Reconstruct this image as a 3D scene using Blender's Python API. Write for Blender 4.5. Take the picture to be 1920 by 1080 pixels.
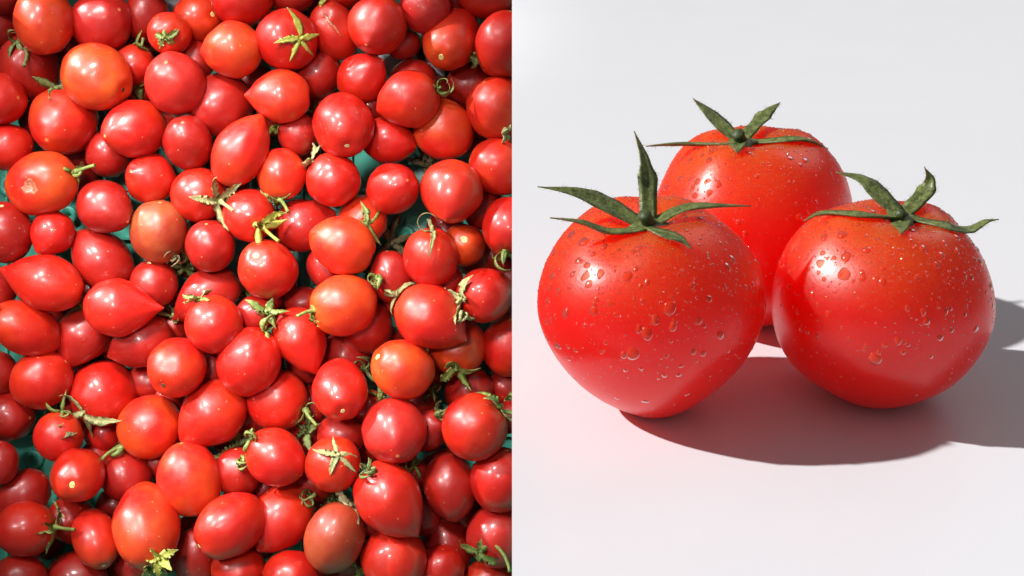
import bpy, bmesh, math, random
from mathutils import Vector, Matrix, noise
from mathutils.bvhtree import BVHTree

R = math.radians
PI = math.pi
random.seed(7)
scene = bpy.context.scene
for o in list(bpy.data.objects):
    bpy.data.objects.remove(o)
C = scene.collection

# ------------------------------------------------------------------ camera
PITCH = R(24.0)
CAMH = 0.2345
FOCAL = 50.0
FPX = FOCAL / 36.0 * 1920.0
AX = Vector((1, 0, 0))
AU = Vector((0, math.sin(PITCH), math.cos(PITCH)))
AF = Vector((0, math.cos(PITCH), -math.sin(PITCH)))
CAM = Vector((0, 0, CAMH))
cd = bpy.data.cameras.new('camera')
cam = bpy.data.objects.new('camera', cd)
C.objects.link(cam)
cam.location = CAM
cam.rotation_euler = (PI / 2 - PITCH, 0, 0)
cd.lens = FOCAL
cd.sensor_width = 36.0
cd.clip_start = 0.01
cd.clip_end = 50
scene.camera = cam


def P(px, py, depth):
    """a point of the place seen at photo pixel px,py, depth metres along the view axis"""
    return CAM + AF * depth + AX * ((px - 960) / FPX * depth) + AU * ((540 - py) / FPX * depth)


def V(x, y, z):
    """direction: right, up, toward the viewer"""
    return AX * x + AU * y - AF * z


# ------------------------------------------------------------------ world and lamps
w = bpy.data.worlds.new('World')
scene.world = w
w.use_nodes = True
bg = w.node_tree.nodes['Background']
bg.inputs[0].default_value = (0.96, 0.97, 1.0, 1)
bg.inputs[1].default_value = 0.14


def spot(name, loc, aim, power, angle, radius, blend=0.25, col=(1, 1, 1)):
    l = bpy.data.lights.new(name, 'SPOT')
    l.energy = power
    l.spot_size = R(angle)
    l.spot_blend = blend
    l.shadow_soft_size = radius
    l.color = col
    o = bpy.data.objects.new(name, l)
    C.objects.link(o)
    o.location = loc
    o.rotation_euler = (Vector(aim) - Vector(loc)).to_track_quat('-Z', 'Y').to_euler()
    return o


KEYDIR = Vector((-0.79, 0.02, 0.615)).normalized()
KEYAIM = Vector((0.14, 0.56, 0.0))
spot('key_lamp', KEYAIM + KEYDIR * 14.0, KEYAIM, 11700, 10.5, 0.17, 0.15, (1, 0.985, 0.965))
bl = bpy.data.lights.new('added_back_lamp', 'AREA')  # added lamp with no known source, evens the table's far side
bl.size, bl.energy = 0.6, 1.25
bo = bpy.data.objects.new('added_back_lamp', bl)
C.objects.link(bo)
bo.location = (0.68, 1.15, 0.80)
bo.rotation_euler = (Vector((0.33, 0.85, 0)) - Vector(bo.location)).to_track_quat('-Z', 'Y').to_euler()
BINAIM = P(440, 540, 1.15)
spot('shop_lamp', (-0.32, -0.06, 0.52), BINAIM, 50, 23, 0.09, 0.8, (1, 0.985, 0.96))
spot('shop_lamp', (-1.00, 0.30, 0.66), BINAIM, 82, 23, 0.10, 0.8, (1, 0.985, 0.96))
spot('shop_lamp', (-0.55, 0.35, 1.15), BINAIM, 195, 19.5, 0.14, 0.85, (1, 0.985, 0.96))

scene.view_settings.view_transform = 'Standard'
scene.view_settings.look = 'None'
scene.view_settings.gamma = 1.0
scene.view_settings.exposure = 0.0
scene.view_settings.use_curve_mapping = False
scene.render.engine = 'CYCLES'
scene.render.resolution_x = 1024
scene.render.resolution_y = 576

# ------------------------------------------------------------------ materials


def mat(name):
    m = bpy.data.materials.new(name)
    m.use_nodes = True
    nt = m.node_tree
    return m, nt, nt.nodes['Principled BSDF']


def N(nt, typ, **kw):
    n = nt.nodes.new(typ)
    for k, v in kw.items():
        if k.startswith('i_'):
            key = k[2:].replace('_', ' ')
            n.inputs[key].default_value = v
        else:
            setattr(n, k, v)
    return n


def rgba(c):
    return (c[0], c[1], c[2], 1)


def mixc(nt, fac, a, b, blend='MIX'):
    n = nt.nodes.new('ShaderNodeMix')
    n.data_type = 'RGBA'
    n.blend_type = blend
    for sock, v in ((n.inputs[0], fac), (n.inputs[6], a), (n.inputs[7], b)):
        if hasattr(v, 'is_linked'):
            nt.links.new(v, sock)
        elif isinstance(v, tuple):
            sock.default_value = rgba(v)
        else:
            sock.default_value = v
    return n.outputs[2]


def ramp(nt, src, p0, p1, v0=0.0, v1=1.0):
    n = nt.nodes.new('ShaderNodeMapRange')
    n.inputs[1].default_value = p0
    n.inputs[2].default_value = p1
    n.inputs[3].default_value = v0
    n.inputs[4].default_value = v1
    nt.links.new(src, n.inputs[0])
    return n.outputs[0]


def mul(nt, a, b, op='MULTIPLY'):
    n = nt.nodes.new('ShaderNodeMath')
    n.operation = op
    for s, v in ((n.inputs[0], a), (n.inputs[1], b)):
        if hasattr(v, 'is_linked'):
            nt.links.new(v, s)
        else:
            s.default_value = v
    return n.outputs[0]


def objcoords(nt):
    tc = N(nt, 'ShaderNodeTexCoord')
    oi = N(nt, 'ShaderNodeObjectInfo')
    ma = N(nt, 'ShaderNodeVectorMath', operation='MULTIPLY_ADD')
    comb = N(nt, 'ShaderNodeCombineXYZ')
    for i in range(3):
        nt.links.new(oi.outputs['Random'], comb.inputs[i])
    nt.links.new(comb.outputs[0], ma.inputs[0])
    ma.inputs[1].default_value = (3.1, 5.7, 2.3)
    nt.links.new(tc.outputs['Object'], ma.inputs[2])
    return ma.outputs[0], oi.outputs['Random']


def skin_material(name, base, second, amount, rough=0.42, coat=0.5):
    """thin glossy tomato skin with ripening patches, pores and a paler blossom tip"""
    m, nt, b = mat(name)
    co, rnd = objcoords(nt)
    n1 = N(nt, 'ShaderNodeTexNoise', i_Scale=34.0, i_Detail=3.0, i_Roughness=0.55)
    nt.links.new(co, n1.inputs['Vector'])
    f1 = ramp(nt, n1.outputs['Fac'], 0.42, 0.72, 0.0, amount)
    at = N(nt, 'ShaderNodeAttribute', attribute_name='axis_t')
    stem = ramp(nt, at.outputs['Fac'], 0.1, -0.95, 0.0, amount * 0.6)
    f = mul(nt, mul(nt, f1, stem, 'ADD'), ramp(nt, rnd, 0.0, 1.0, 0.3, 1.9))
    c = mixc(nt, f, base, second)
    # slow darker / lighter ripeness
    n2 = N(nt, 'ShaderNodeTexNoise', i_Scale=55.0, i_Detail=4.0)
    nt.links.new(co, n2.inputs['Vector'])
    c = mixc(nt, ramp(nt, n2.outputs['Fac'], 0.35, 0.75, 0.0, 0.35), c,
             (base[0] * 0.62, base[1] * 0.5, base[2] * 0.5))
    # pores
    vo = N(nt, 'ShaderNodeTexVoronoi', i_Scale=620.0)
    nt.links.new(co, vo.inputs['Vector'])
    gate = N(nt, 'ShaderNodeTexNoise', i_Scale=120.0)
    nt.links.new(co, gate.inputs['Vector'])
    dots = mul(nt, ramp(nt, vo.outputs['Distance'], 0.22, 0.12), ramp(nt, gate.outputs['Fac'], 0.56, 0.66))
    c = mixc(nt, mul(nt, dots, 0.35), c, (0.85, 0.35, 0.14))
    # sparse corky flecks
    vo2 = N(nt, 'ShaderNodeTexVoronoi', i_Scale=95.0)
    nt.links.new(co, vo2.inputs['Vector'])
    c = mixc(nt, mul(nt, ramp(nt, vo2.outputs['Distance'], 0.075, 0.05), 0.4), c, (0.75, 0.42, 0.2))
    tip = ramp(nt, at.outputs['Fac'], 0.9965, 0.999, 0.0, 0.8)
    c = mixc(nt, tip, c, (0.8, 0.33, 0.12))
    nt.links.new(c, b.inputs['Base Color'])
    b.inputs['Roughness'].default_value = rough
    nr = N(nt, 'ShaderNodeTexNoise', i_Scale=160.0, i_Detail=3.0)
    nt.links.new(co, nr.inputs['Vector'])
    nt.links.new(ramp(nt, nr.outputs['Fac'], 0.3, 0.7, rough - 0.06, rough + 0.1), b.inputs['Roughness'])
    b.inputs['Coat Weight'].default_value = coat
    nt.links.new(ramp(nt, rnd, 0.0, 1.0, 0.13, 0.34), b.inputs['Coat Roughness'])
    nt.links.new(ramp(nt, rnd, 0.0, 1.0, coat, coat * 0.55), b.inputs['Coat Weight'])
    b.inputs['Specular IOR Level'].default_value = 0.5
    b.inputs['Subsurface Weight'].default_value = 0.10
    b.inputs['Subsurface Radius'].default_value = (1.0, 0.25, 0.12)
    b.inputs['Subsurface Scale'].default_value = 0.003
    bp = N(nt, 'ShaderNodeBump', i_Strength=0.10, i_Distance=0.001)
    nb = N(nt, 'ShaderNodeTexNoise', i_Scale=420.0, i_Detail=2.0)
    nt.links.new(co, nb.inputs['Vector'])
    nt.links.new(nb.outputs['Fac'], bp.inputs['Height'])
    nt.links.new(bp.outputs[0], b.inputs['Normal'])
    return m


SKIN = {
    'r': skin_material('skin_red', (0.53, 0.007, 0.003), (0.62, 0.035, 0.005), 0.5),
    'd': skin_material('skin_deep_red', (0.36, 0.0075, 0.004), (0.42, 0.016, 0.005), 0.35),  # deep red, its base also darkened for shade low in the heap
    'k': skin_material('skin_rose_red', (0.52, 0.014, 0.010), (0.58, 0.03, 0.016), 0.35, 0.42),
    'o': skin_material('skin_orange_red', (0.62, 0.013, 0.005), (0.72, 0.075, 0.009), 0.55),
    'O': skin_material('skin_orange', (0.62, 0.022, 0.006), (0.74, 0.13, 0.014), 0.65),
    'u': skin_material('skin_dull_orange', (0.34, 0.028, 0.009), (0.42, 0.10, 0.027), 0.75, 0.45, 0.2),
}


def big_skin():
    m, nt, b = mat('skin_wet_tomato')
    co, rnd = objcoords(nt)
    at = N(nt, 'ShaderNodeAttribute', attribute_name='axis_t')
    n1 = N(nt, 'ShaderNodeTexNoise', i_Scale=30.0, i_Detail=4.0, i_Roughness=0.6)
    nt.links.new(co, n1.inputs['Vector'])
    sh = ramp(nt, at.outputs['Fac'], 0.25, 0.98)
    f = mul(nt, sh, ramp(nt, n1.outputs['Fac'], 0.25, 0.7, 0.25, 1.0))
    c = mixc(nt, mul(nt, f, 0.65), (0.97, 0.0080, 0.0035), (0.97, 0.125, 0.011))
    n2 = N(nt, 'ShaderNodeTexNoise', i_Scale=2300.0, i_Detail=1.0)
    nt.links.new(co, n2.inputs['Vector'])
    c = mixc(nt, mul(nt, mul(nt, sh, ramp(nt, n2.outputs['Fac'], 0.55, 0.7)), 0.5), c, (0.90, 0.30, 0.03))
    nt.links.new(c, b.inputs['Base Color'])
    b.inputs['Roughness'].default_value = 0.36
    b.inputs['Specular IOR Level'].default_value = 0.32
    b.inputs['Coat Weight'].default_value = 0.3
    b.inputs['Coat Roughness'].default_value = 0.27
    b.inputs['Subsurface Weight'].default_value = 1.0
    b.inputs['Subsurface Radius'].default_value = (1.0, 0.06, 0.03)
    b.inputs['Subsurface Scale'].default_value = 0.15
    bp = N(nt, 'ShaderNodeBump', i_Strength=0.12, i_Distance=0.0006)
    nb = N(nt, 'ShaderNodeTexNoise', i_Scale=700.0, i_Detail=2.0)
    nt.links.new(co, nb.inputs['Vector'])
    nt.links.new(nb.outputs['Fac'], bp.inputs['Height'])
    nt.links.new(bp.outputs[0], b.inputs['Normal'])
    return m


BIGSKIN = big_skin()


def water(name, low):
    m, nt, b = mat(name)
    nt.nodes.remove(b)
    out = nt.nodes['Material Output']
    # a clear bead: tints paint in the light it gathers; its dome mirrors the lamps
    g = N(nt, 'ShaderNodeBsdfGlossy', i_Roughness=0.06)
    tr = N(nt, 'ShaderNodeBsdfTransparent', i_Color=(1.0, 1.25, 1.05, 1))
    df = N(nt, 'ShaderNodeBsdfDiffuse', i_Color=(0.80, 0.045, 0.012, 1))
    t = N(nt, 'ShaderNodeMixShader')
    t.inputs[0].default_value = 0.6
    nt.links.new(tr.outputs[0], t.inputs[1])
    nt.links.new(df.outputs[0], t.inputs[2])
    fr = N(nt, 'ShaderNodeFresnel', i_IOR=1.33)
    mx = N(nt, 'ShaderNodeMixShader')
    nt.links.new(ramp(nt, fr.outputs[0], 0.0, 1.0, low, 0.6), mx.inputs[0])
    nt.links.new(t.outputs[0], mx.inputs[1])
    nt.links.new(g.outputs[0], mx.inputs[2])
    nt.links.new(mx.outputs[0], out.inputs['Surface'])
    return m


WATER = water('water', 0.03)
MIST = water('water_mist', 0.12)


def leaf_material(name, dark, light, tip, rough=0.5):
    m, nt, b = mat(name)
    co, rnd = objcoords(nt)
    n1 = N(nt, 'ShaderNodeTexNoise', i_Scale=420.0, i_Detail=5.0, i_Roughness=0.7)
    nt.links.new(co, n1.inputs['Vector'])
    c = mixc(nt, ramp(nt, n1.outputs['Fac'], 0.32, 0.68), dark, light)
    vn = N(nt, 'ShaderNodeTexNoise', i_Scale=1500.0, i_Detail=2.0)
    nt.links.new(co, vn.inputs['Vector'])
    c = mixc(nt, ramp(nt, vn.outputs['Fac'], 0.55, 0.72, 0.0, 0.45), c, tuple(min(.8, x * 1.9) for x in light))
    at = N(nt, 'ShaderNodeAttribute', attribute_name='axis_t')
    n2 = N(nt, 'ShaderNodeTexNoise', i_Scale=180.0)
    nt.links.new(co, n2.inputs['Vector'])
    c = mixc(nt, mul(nt, ramp(nt, at.outputs['Fac'], 0.7, 1.0), ramp(nt, n2.outputs['Fac'], 0.3, 0.6)), c, tip)
    nt.links.new(c, b.inputs['Base Color'])
    b.inputs['Roughness'].default_value = rough
    b.inputs['Subsurface Weight'].default_value = 0.1
    b.inputs['Subsurface Scale'].default_value = 0.001
    bp = N(nt, 'ShaderNodeBump', i_Strength=0.5, i_Distance=0.0006)
    nb = N(nt, 'ShaderNodeTexNoise', i_Scale=500.0, i_Detail=4.0)
    nt.links.new(co, nb.inputs['Vector'])
    nt.links.new(nb.outputs['Fac'], bp.inputs['Height'])
    nt.links.new(bp.outputs[0], b.inputs['Normal'])
    return m


LEAF = {
    'big': leaf_material('leaf_dark_green', (0.026, 0.044, 0.010), (0.23, 0.27, 0.085), (0.18, 0.12, 0.05), 0.42),
    'stub': leaf_material('leaf_stub', (0.018, 0.03, 0.008), (0.08, 0.11, 0.03), (0.05, 0.05, 0.02), 0.5),
    'g': leaf_material('leaf_green', (0.075, 0.12, 0.022), (0.26, 0.31, 0.075), (0.24, 0.19, 0.07)),
    'y': leaf_material('leaf_yellow_green', (0.26, 0.3, 0.03), (0.52, 0.5, 0.1), (0.2, 0.24, 0.07)),
    't': leaf_material('leaf_tan', (0.17, 0.18, 0.06), (0.4, 0.38, 0.17), (0.28, 0.22, 0.11), 0.7),
    'b': leaf_material('leaf_dry_brown', (0.08, 0.07, 0.03), (0.25, 0.2, 0.09), (0.12, 0.08, 0.04), 0.8),
    'k': leaf_material('leaf_shade_green', (0.06, 0.09, 0.02), (0.22, 0.25, 0.075), (0.2, 0.15, 0.07), 0.6),  # darker copy of the leaf green, shade put into the colour
}


def plain(name, col, rough=0.6, nscale=300.0, var=0.25, bump=0.3):
    m, nt, b = mat(name)
    co, rnd = objcoords(nt)
    n1 = N(nt, 'ShaderNodeTexNoise', i_Scale=nscale, i_Detail=4.0)
    nt.links.new(co, n1.inputs['Vector'])
    c = mixc(nt, ramp(nt, n1.outputs['Fac'], 0.3, 0.7), tuple(x * (1 - var) for x in col), col)
    nt.links.new(c, b.inputs['Base Color'])
    b.inputs['Roughness'].default_value = rough
    bp = N(nt, 'ShaderNodeBump', i_Strength=bump, i_Distance=0.0005)
    nt.links.new(n1.outputs['Fac'], bp.inputs['Height'])
    nt.links.new(bp.outputs[0], b.inputs['Normal'])
    return m


SCAR = plain('pale_scar', (0.72, 0.60, 0.28), 0.7)
SCARY = plain('yellow_scar', (0.85, 0.72, 0.25), 0.6)
SCARD = plain('dark_scar', (0.10, 0.07, 0.03), 0.8, 300, 0.6)
FLESH = plain('open_flesh', (0.72, 0.22, 0.12), 0.25, 500, 0.6, 1.0)
CRATE = plain('green_plastic', (0.08, 0.46, 0.34), 0.38, 60.0, 0.3, 0.1)
TABLE = plain('white_board', (0.80, 0.805, 0.84), 0.45, 25.0, 0.012, 0.02)
tbs = TABLE.node_tree.nodes['Principled BSDF']
tbs.inputs['Specular IOR Level'].default_value = 0.1
tbs.inputs['Coat Weight'].default_value = 0.3
tbs.inputs['Coat IOR'].default_value = 1.52
tbs.inputs['Coat Roughness'].default_value = 0.22
PAPER = plain('white_paper', (0.72, 0.70, 0.74), 0.7, 60.0, 0.1)

# ------------------------------------------------------------------ mesh helpers


def obj(name, verts, faces, m, parent=None, attr=None, smooth=True):
    me = bpy.data.meshes.new(name)
    me.from_pydata([tuple(v) for v in verts], [], faces)
    if smooth:
        me.polygons.foreach_set('use_smooth', [True] * len(me.polygons))
    if attr:
        a = me.attributes.new('axis_t', 'FLOAT', 'POINT')
        a.data.foreach_set('value', attr)
    me.materials.append(m)
    me.update()
    o = bpy.data.objects.new(name, me)
    C.objects.link(o)
    if parent is not None:
        o.parent = parent
    return o


def empty(name, loc=(0, 0, 0)):
    o = bpy.data.objects.new(name, None)
    o.empty_display_size = 0.005
    C.objects.link(o)
    o.location = loc
    return o


def tag(o, label, cat, group=None, kind=None):
    o['label'] = label
    o['category'] = cat
    if group:
        o['group'] = group
    if kind:
        o['kind'] = kind


def box_geo(x0, x1, y0, y1, z0, z1):
    vs = [(x, y, z) for z in (z0, z1) for y in (y0, y1) for x in (x0, x1)]
    fs = [(0, 2, 3, 1), (4, 5, 7, 6), (0, 1, 5, 4), (2, 6, 7, 3), (0, 4, 6, 2), (1, 3, 7, 5)]
    return vs, fs


def bevel_box(name, x0, x1, y0, y1, z0, z1, m, parent=None, bev=0.001, seg=2):
    bm = bmesh.new()
    vs, fs = box_geo(x0, x1, y0, y1, z0, z1)
    bv = [bm.verts.new(v) for v in vs]
    for f in fs:
        bm.faces.new([bv[i] for i in f])
    bmesh.ops.recalc_face_normals(bm, faces=bm.faces)
    bmesh.ops.bevel(bm, geom=list(bm.edges), offset=bev, segments=seg, affect='EDGES')
    me = bpy.data.meshes.new(name)
    bm.to_mesh(me)
    bm.free()
    me.materials.append(m)
    o = bpy.data.objects.new(name, me)
    C.objects.link(o)
    if parent is not None:
        o.parent = parent
    return o


def frame_from(n, ref=None):
    n = n.normalized()
    r = ref if ref is not None else Vector((0.31, 0.17, 0.93))
    if abs(n.dot(r.normalized())) > 0.97:
        r = Vector((0.9, -0.3, 0.2))
    t1 = (r - n * r.dot(n)).normalized()
    return t1, n.cross(t1), n


def strip(pts, wds, ups, thick, fold=0.25, sub=1):
    """leaf-like blade: closed diamond section along pts; returns verts, faces, t"""
    vs, fs, tt = [], [], []
    n = len(pts)
    for i in range(n):
        tan = (pts[min(i + 1, n - 1)] - pts[max(i - 1, 0)])
        if tan.length < 1e-9:
            tan = Vector((0, 0, 1))
        tan.normalize()
        up = ups[i] - tan * ups[i].dot(tan)
        if up.length < 1e-6:
            up = frame_from(tan)[0]
        up.normalize()
        side = tan.cross(up)
        wd = wds[i]
        th = max(thick * min(1.0, wd / (wds[1] + 1e-9) + 0.25), thick * 0.35)
        vs += [pts[i] - side * wd + up * wd * fold, pts[i] - side * wd * 0.45 + up * (th * 0.5 + wd * fold * .3),
               pts[i] + up * th * 0.35, pts[i] + side * wd * 0.45 + up * (th * 0.5 + wd * fold * .3),
               pts[i] + side * wd + up * wd * fold, pts[i] - up * th]
        tt += [i / (n - 1)] * 6
    k = 6
    for i in range(n - 1):
        for j in range(k):
            fs.append((i * k + j, i * k + (j + 1) % k, (i + 1) * k + (j + 1) % k, (i + 1) * k + j))
    fs.append(tuple(range(k - 1, -1, -1)))
    fs.append(tuple((n - 1) * k + j for j in range(k)))
    return vs, fs, tt


def tube(pts, rads, seg=8):
    vs, fs, tt = [], [], []
    n = len(pts)
    ref = None
    for i in range(n):
        tan = (pts[min(i + 1, n - 1)] - pts[max(i - 1, 0)]).normalized()
        t1, t2, _ = frame_from(tan, ref)
        ref = t1
        for j in range(seg):
            a = 2 * PI * j / seg
            vs.append(pts[i] + (t1 * math.cos(a) + t2 * math.sin(a)) * rads[i])
            tt.append(0.6 * i / (n - 1))
    for i in range(n - 1):
        for j in range(seg):
            fs.append((i * seg + j, i * seg + (j + 1) % seg, (i + 1) * seg + (j + 1) % seg, (i + 1) * seg + j))
    fs.append(tuple(range(seg - 1, -1, -1)))
    fs.append(tuple((n - 1) * seg + j for j in range(seg)))
    return vs, fs, tt


def spline(pts, n):
    """Catmull-Rom through pts (any vector-like tuples)"""
    p = [Vector(x) for x in pts]
    p = [p[0] * 2 - p[1]] + p + [p[-1] * 2 - p[-2]]
    out = []
    m = len(p) - 3
    for i in range(n):
        u = i / (n - 1) * m
        k = min(int(u), m - 1)
        t = u - k
        a, b, c, d = p[k:k + 4]
        out.append(0.5 * ((2 * b) + (c - a) * t + (2 * a - 5 * b + 4 * c - d) * t * t + (3 * b - a - 3 * c + d) * t ** 3))
    return out


# ------------------------------------------------------------------ the white table of the three large tomatoes
poly = [(0.0, 1.075), (0.0, 0.305), (-0.55, 0.305), (-0.55, -0.45), (1.1, -0.45), (1.1, 1.075)]  # unseen front wing to the left is added to bounce and reflect white
tv = [(x, y, z) for z in (-0.012, 0.0) for x, y in poly]
tf = [tuple(range(5, -1, -1))[::-1][::-1], tuple(range(6, 12))] + [(i, (i + 1) % 6, 6 + (i + 1) % 6, 6 + i) for i in range(6)]
tb = obj('white_tabletop', tv, tf, TABLE, None, None, False)
tb['kind'] = 'structure'

# ------------------------------------------------------------------ three large wet tomatoes


def big_tomato(cpx, cpy, depth, D, H, tilt, taper, seed, label):
    rnd = random.Random(seed)
    ctr = P(cpx, cpy, depth)
    axis = Vector((tilt[0], tilt[1], 1)).normalized()
    t1, t2, n = frame_from(axis, Vector((1, 0, 0)))
    nu, nv = 120, 84
    vs, fs, tt = [], [], []
    ph = [rnd.uniform(0, 6.28) for _ in range(6)]
    off = Vector((rnd.uniform(0, 50), rnd.uniform(0, 50), rnd.uniform(0, 50)))
    zs = []
    for i in range(nv + 1):
        th = PI * i / nv
        for j in range(nu):
            f = 2 * PI * j / nu
            r = math.sin(th)
            z = math.cos(th)
            rr = abs(r) ** 0.93
            if z < 0:
                rr *= 1 - taper * (-z) ** 1.3
            lob = math.cos(5 * f + ph[0]) * 0.55 + math.cos(3 * f + ph[1]) * 0.45 + 0.3 * math.cos(2 * f + ph[2])
            topw = max(0, z) ** 1.5
            rr *= 1 + 0.027 * lob * (0.35 + topw)
            zz = z * (1 + 0.0 * lob)
            # dimple with pleats at the stem
            zz -= 0.17 * math.exp(-(th / 0.27) ** 2) * (1)
            zz += 0.020 * lob * math.exp(-((th - 0.5) / 0.3) ** 2)
            zz += 0.05 * math.exp(-((PI - th) / 0.3) ** 2)
            nz = noise.noise(Vector((r * math.cos(f), r * math.sin(f), z)) * 1.6 + off)
            k = 1 + 0.035 * nz
            p = t1 * (rr * math.cos(f) * D / 2 * k) + t2 * (rr * math.sin(f) * D / 2 * k) + n * (zz * H / 2 * k)
            vs.append(p)
            tt.append(z)
            if i in (0, nv):
                pass
    for i in range(nv):
        for j in range(nu):
            a, b_, c, d = i * nu + j, i * nu + (j + 1) % nu, (i + 1) * nu + (j + 1) % nu, (i + 1) * nu + j
            if i == 0:
                fs.append((a, d, c))
            elif i == nv - 1:
                fs.append((a, d, b_))
            else:
                fs.append((a, d, c, b_))
    low = min(v.z for v in vs)
    base = Vector((ctr.x, ctr.y, 0.0))
    shift = Vector((0, 0, -low))
    vs = [v + shift for v in vs]
    root = empty('large_tomato', base)
    tag(root, label, 'tomato', 'three large tomatoes on the white table')
    body = obj('body', vs, fs, BIGSKIN, root, tt)
    body.modifiers.new('smooth', 'WELD')
    bvh = BVHTree.FromPolygons([v + base for v in vs], fs)
    return root, base, body, bvh, vs, fs, shift, axis


def raypx(bvh, px, py):
    d = (P(px, py, 1.0) - CAM).normalized()
    return bvh.ray_cast(CAM, d)


def drop_geo(pt, nrm, rx, ry, h, rnd, seg=14, rings=5, skirt=0.35):
    """a sessile drop: a cap whose rim sits just under the skin, slumped downward"""
    down = Vector((0, 0, -1))
    t2 = down - nrm * down.dot(nrm)
    if t2.length < 0.05:
        t2 = frame_from(nrm)[0]
    t2.normalize()
    t1 = nrm.cross(t2)
    vs, fs = [], []
    wob = [rnd.uniform(-0.14, 0.14) for _ in range(3)]
    p0 = rnd.uniform(0, 6.28)
    for i in range(rings):
        q = (i / (rings - 1)) * (PI / 2)
        rr = math.cos(q)
        hh = math.sin(q) * h - h * skirt
        for j in range(seg):
            a = 2 * PI * j / seg
            wb = 1 + wob[0] * math.cos(2 * a + p0) + wob[1] * math.cos(3 * a + p0 * 2) + wob[2] * math.cos(a)
            slump = 0.18 * ry * math.sin(q)
            vs.append(pt + t1 * (math.cos(a) * rr * rx * wb) + t2 * (math.sin(a) * rr * ry * wb + slump) + nrm * hh)
    for i in range(rings - 1):
        for j in range(seg):
            fs.append((i * seg + j, i * seg + (j + 1) % seg, (i + 1) * seg + (j + 1) % seg, (i + 1) * seg + j))
    fs.append(tuple(range(seg - 1, -1, -1)))
    return vs, fs


def add_drops(T, traced, nmid, nmist, seed):
    root, base, body, bvh, vs, fs, shift, axis = T
    rnd = random.Random(seed)
    for px, py, r in traced:
        hit = raypx(bvh, px, py)
        if hit[0] is None:
            continue
        sc = hit[3] / FPX
        rr = r * sc
        cosv = max(0.45, abs(hit[1].dot((hit[0] - CAM).normalized())))
        g = drop_geo(hit[0] - base, hit[1], rr * rnd.uniform(0.8, 1.05) / (cosv ** .5), rr * rnd.uniform(0.95, 1.25), rr * rnd.uniform(0.42, 0.55), rnd)
        obj('water_drop', g[0], g[1], WATER, root)
    # area-weighted faces
    cum, tot = [], 0.0
    cents = []
    for f in fs:
        pts = [vs[i] for i in f]
        a = (pts[1] - pts[0]).cross(pts[2] - pts[0]).length
        c = sum(pts, Vector()) / len(pts)
        zf = (c.z - 0.0) / 0.073
        wgt = a * (0.06 + 1.8 * max(0, zf - 0.3) ** 1.2)
        tot += wgt
        cum.append(tot)
        cents.append((c, pts))
    import bisect

    def sample():
        k = min(bisect.bisect(cum, rnd.uniform(0, tot)), len(fs) - 1)
        c, pts = cents[k]
        u, v2 = rnd.random(), rnd.random()
        q = pts[0] + (pts[1] - pts[0]) * u + (pts[-1] - pts[0]) * v2 * (1 if u < 1 else 0)
        nn = (pts[1] - pts[0]).cross(pts[-1] - pts[0])
        nn.normalize()
        if nn.dot(q - Vector((0, 0, 0.036))) < 0:
            nn = -nn
        return q, nn
    for k in range(nmid):
        q, nn = sample()
        if nn.dot(Vector((0, -1, 0.35))) < 0.05:
            continue
        rr = 0.00045 + 0.0010 * rnd.random() ** 2.2
        g = drop_geo(q, nn, rr * rnd.uniform(0.8, 1.1), rr * rnd.uniform(0.9, 1.35), rr * 0.5, rnd, 10, 4)
        obj('water_drop', g[0], g[1], WATER, root)
    V2, F2 = [], []
    for k in range(nmist):
        q, nn = sample()
        rr = 0.00013 + 0.00034 * rnd.random() ** 2.5
        g = drop_geo(q, nn, rr, rr * 1.1, rr * 0.75, rnd, 6, 3)
        b0 = len(V2)
        V2 += g[0]
        F2 += [tuple(i + b0 for i in f) for f in g[1]]
    o = obj('water_mist', V2, F2, MIST, root)
    o['kind'] = 'stuff'


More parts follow.
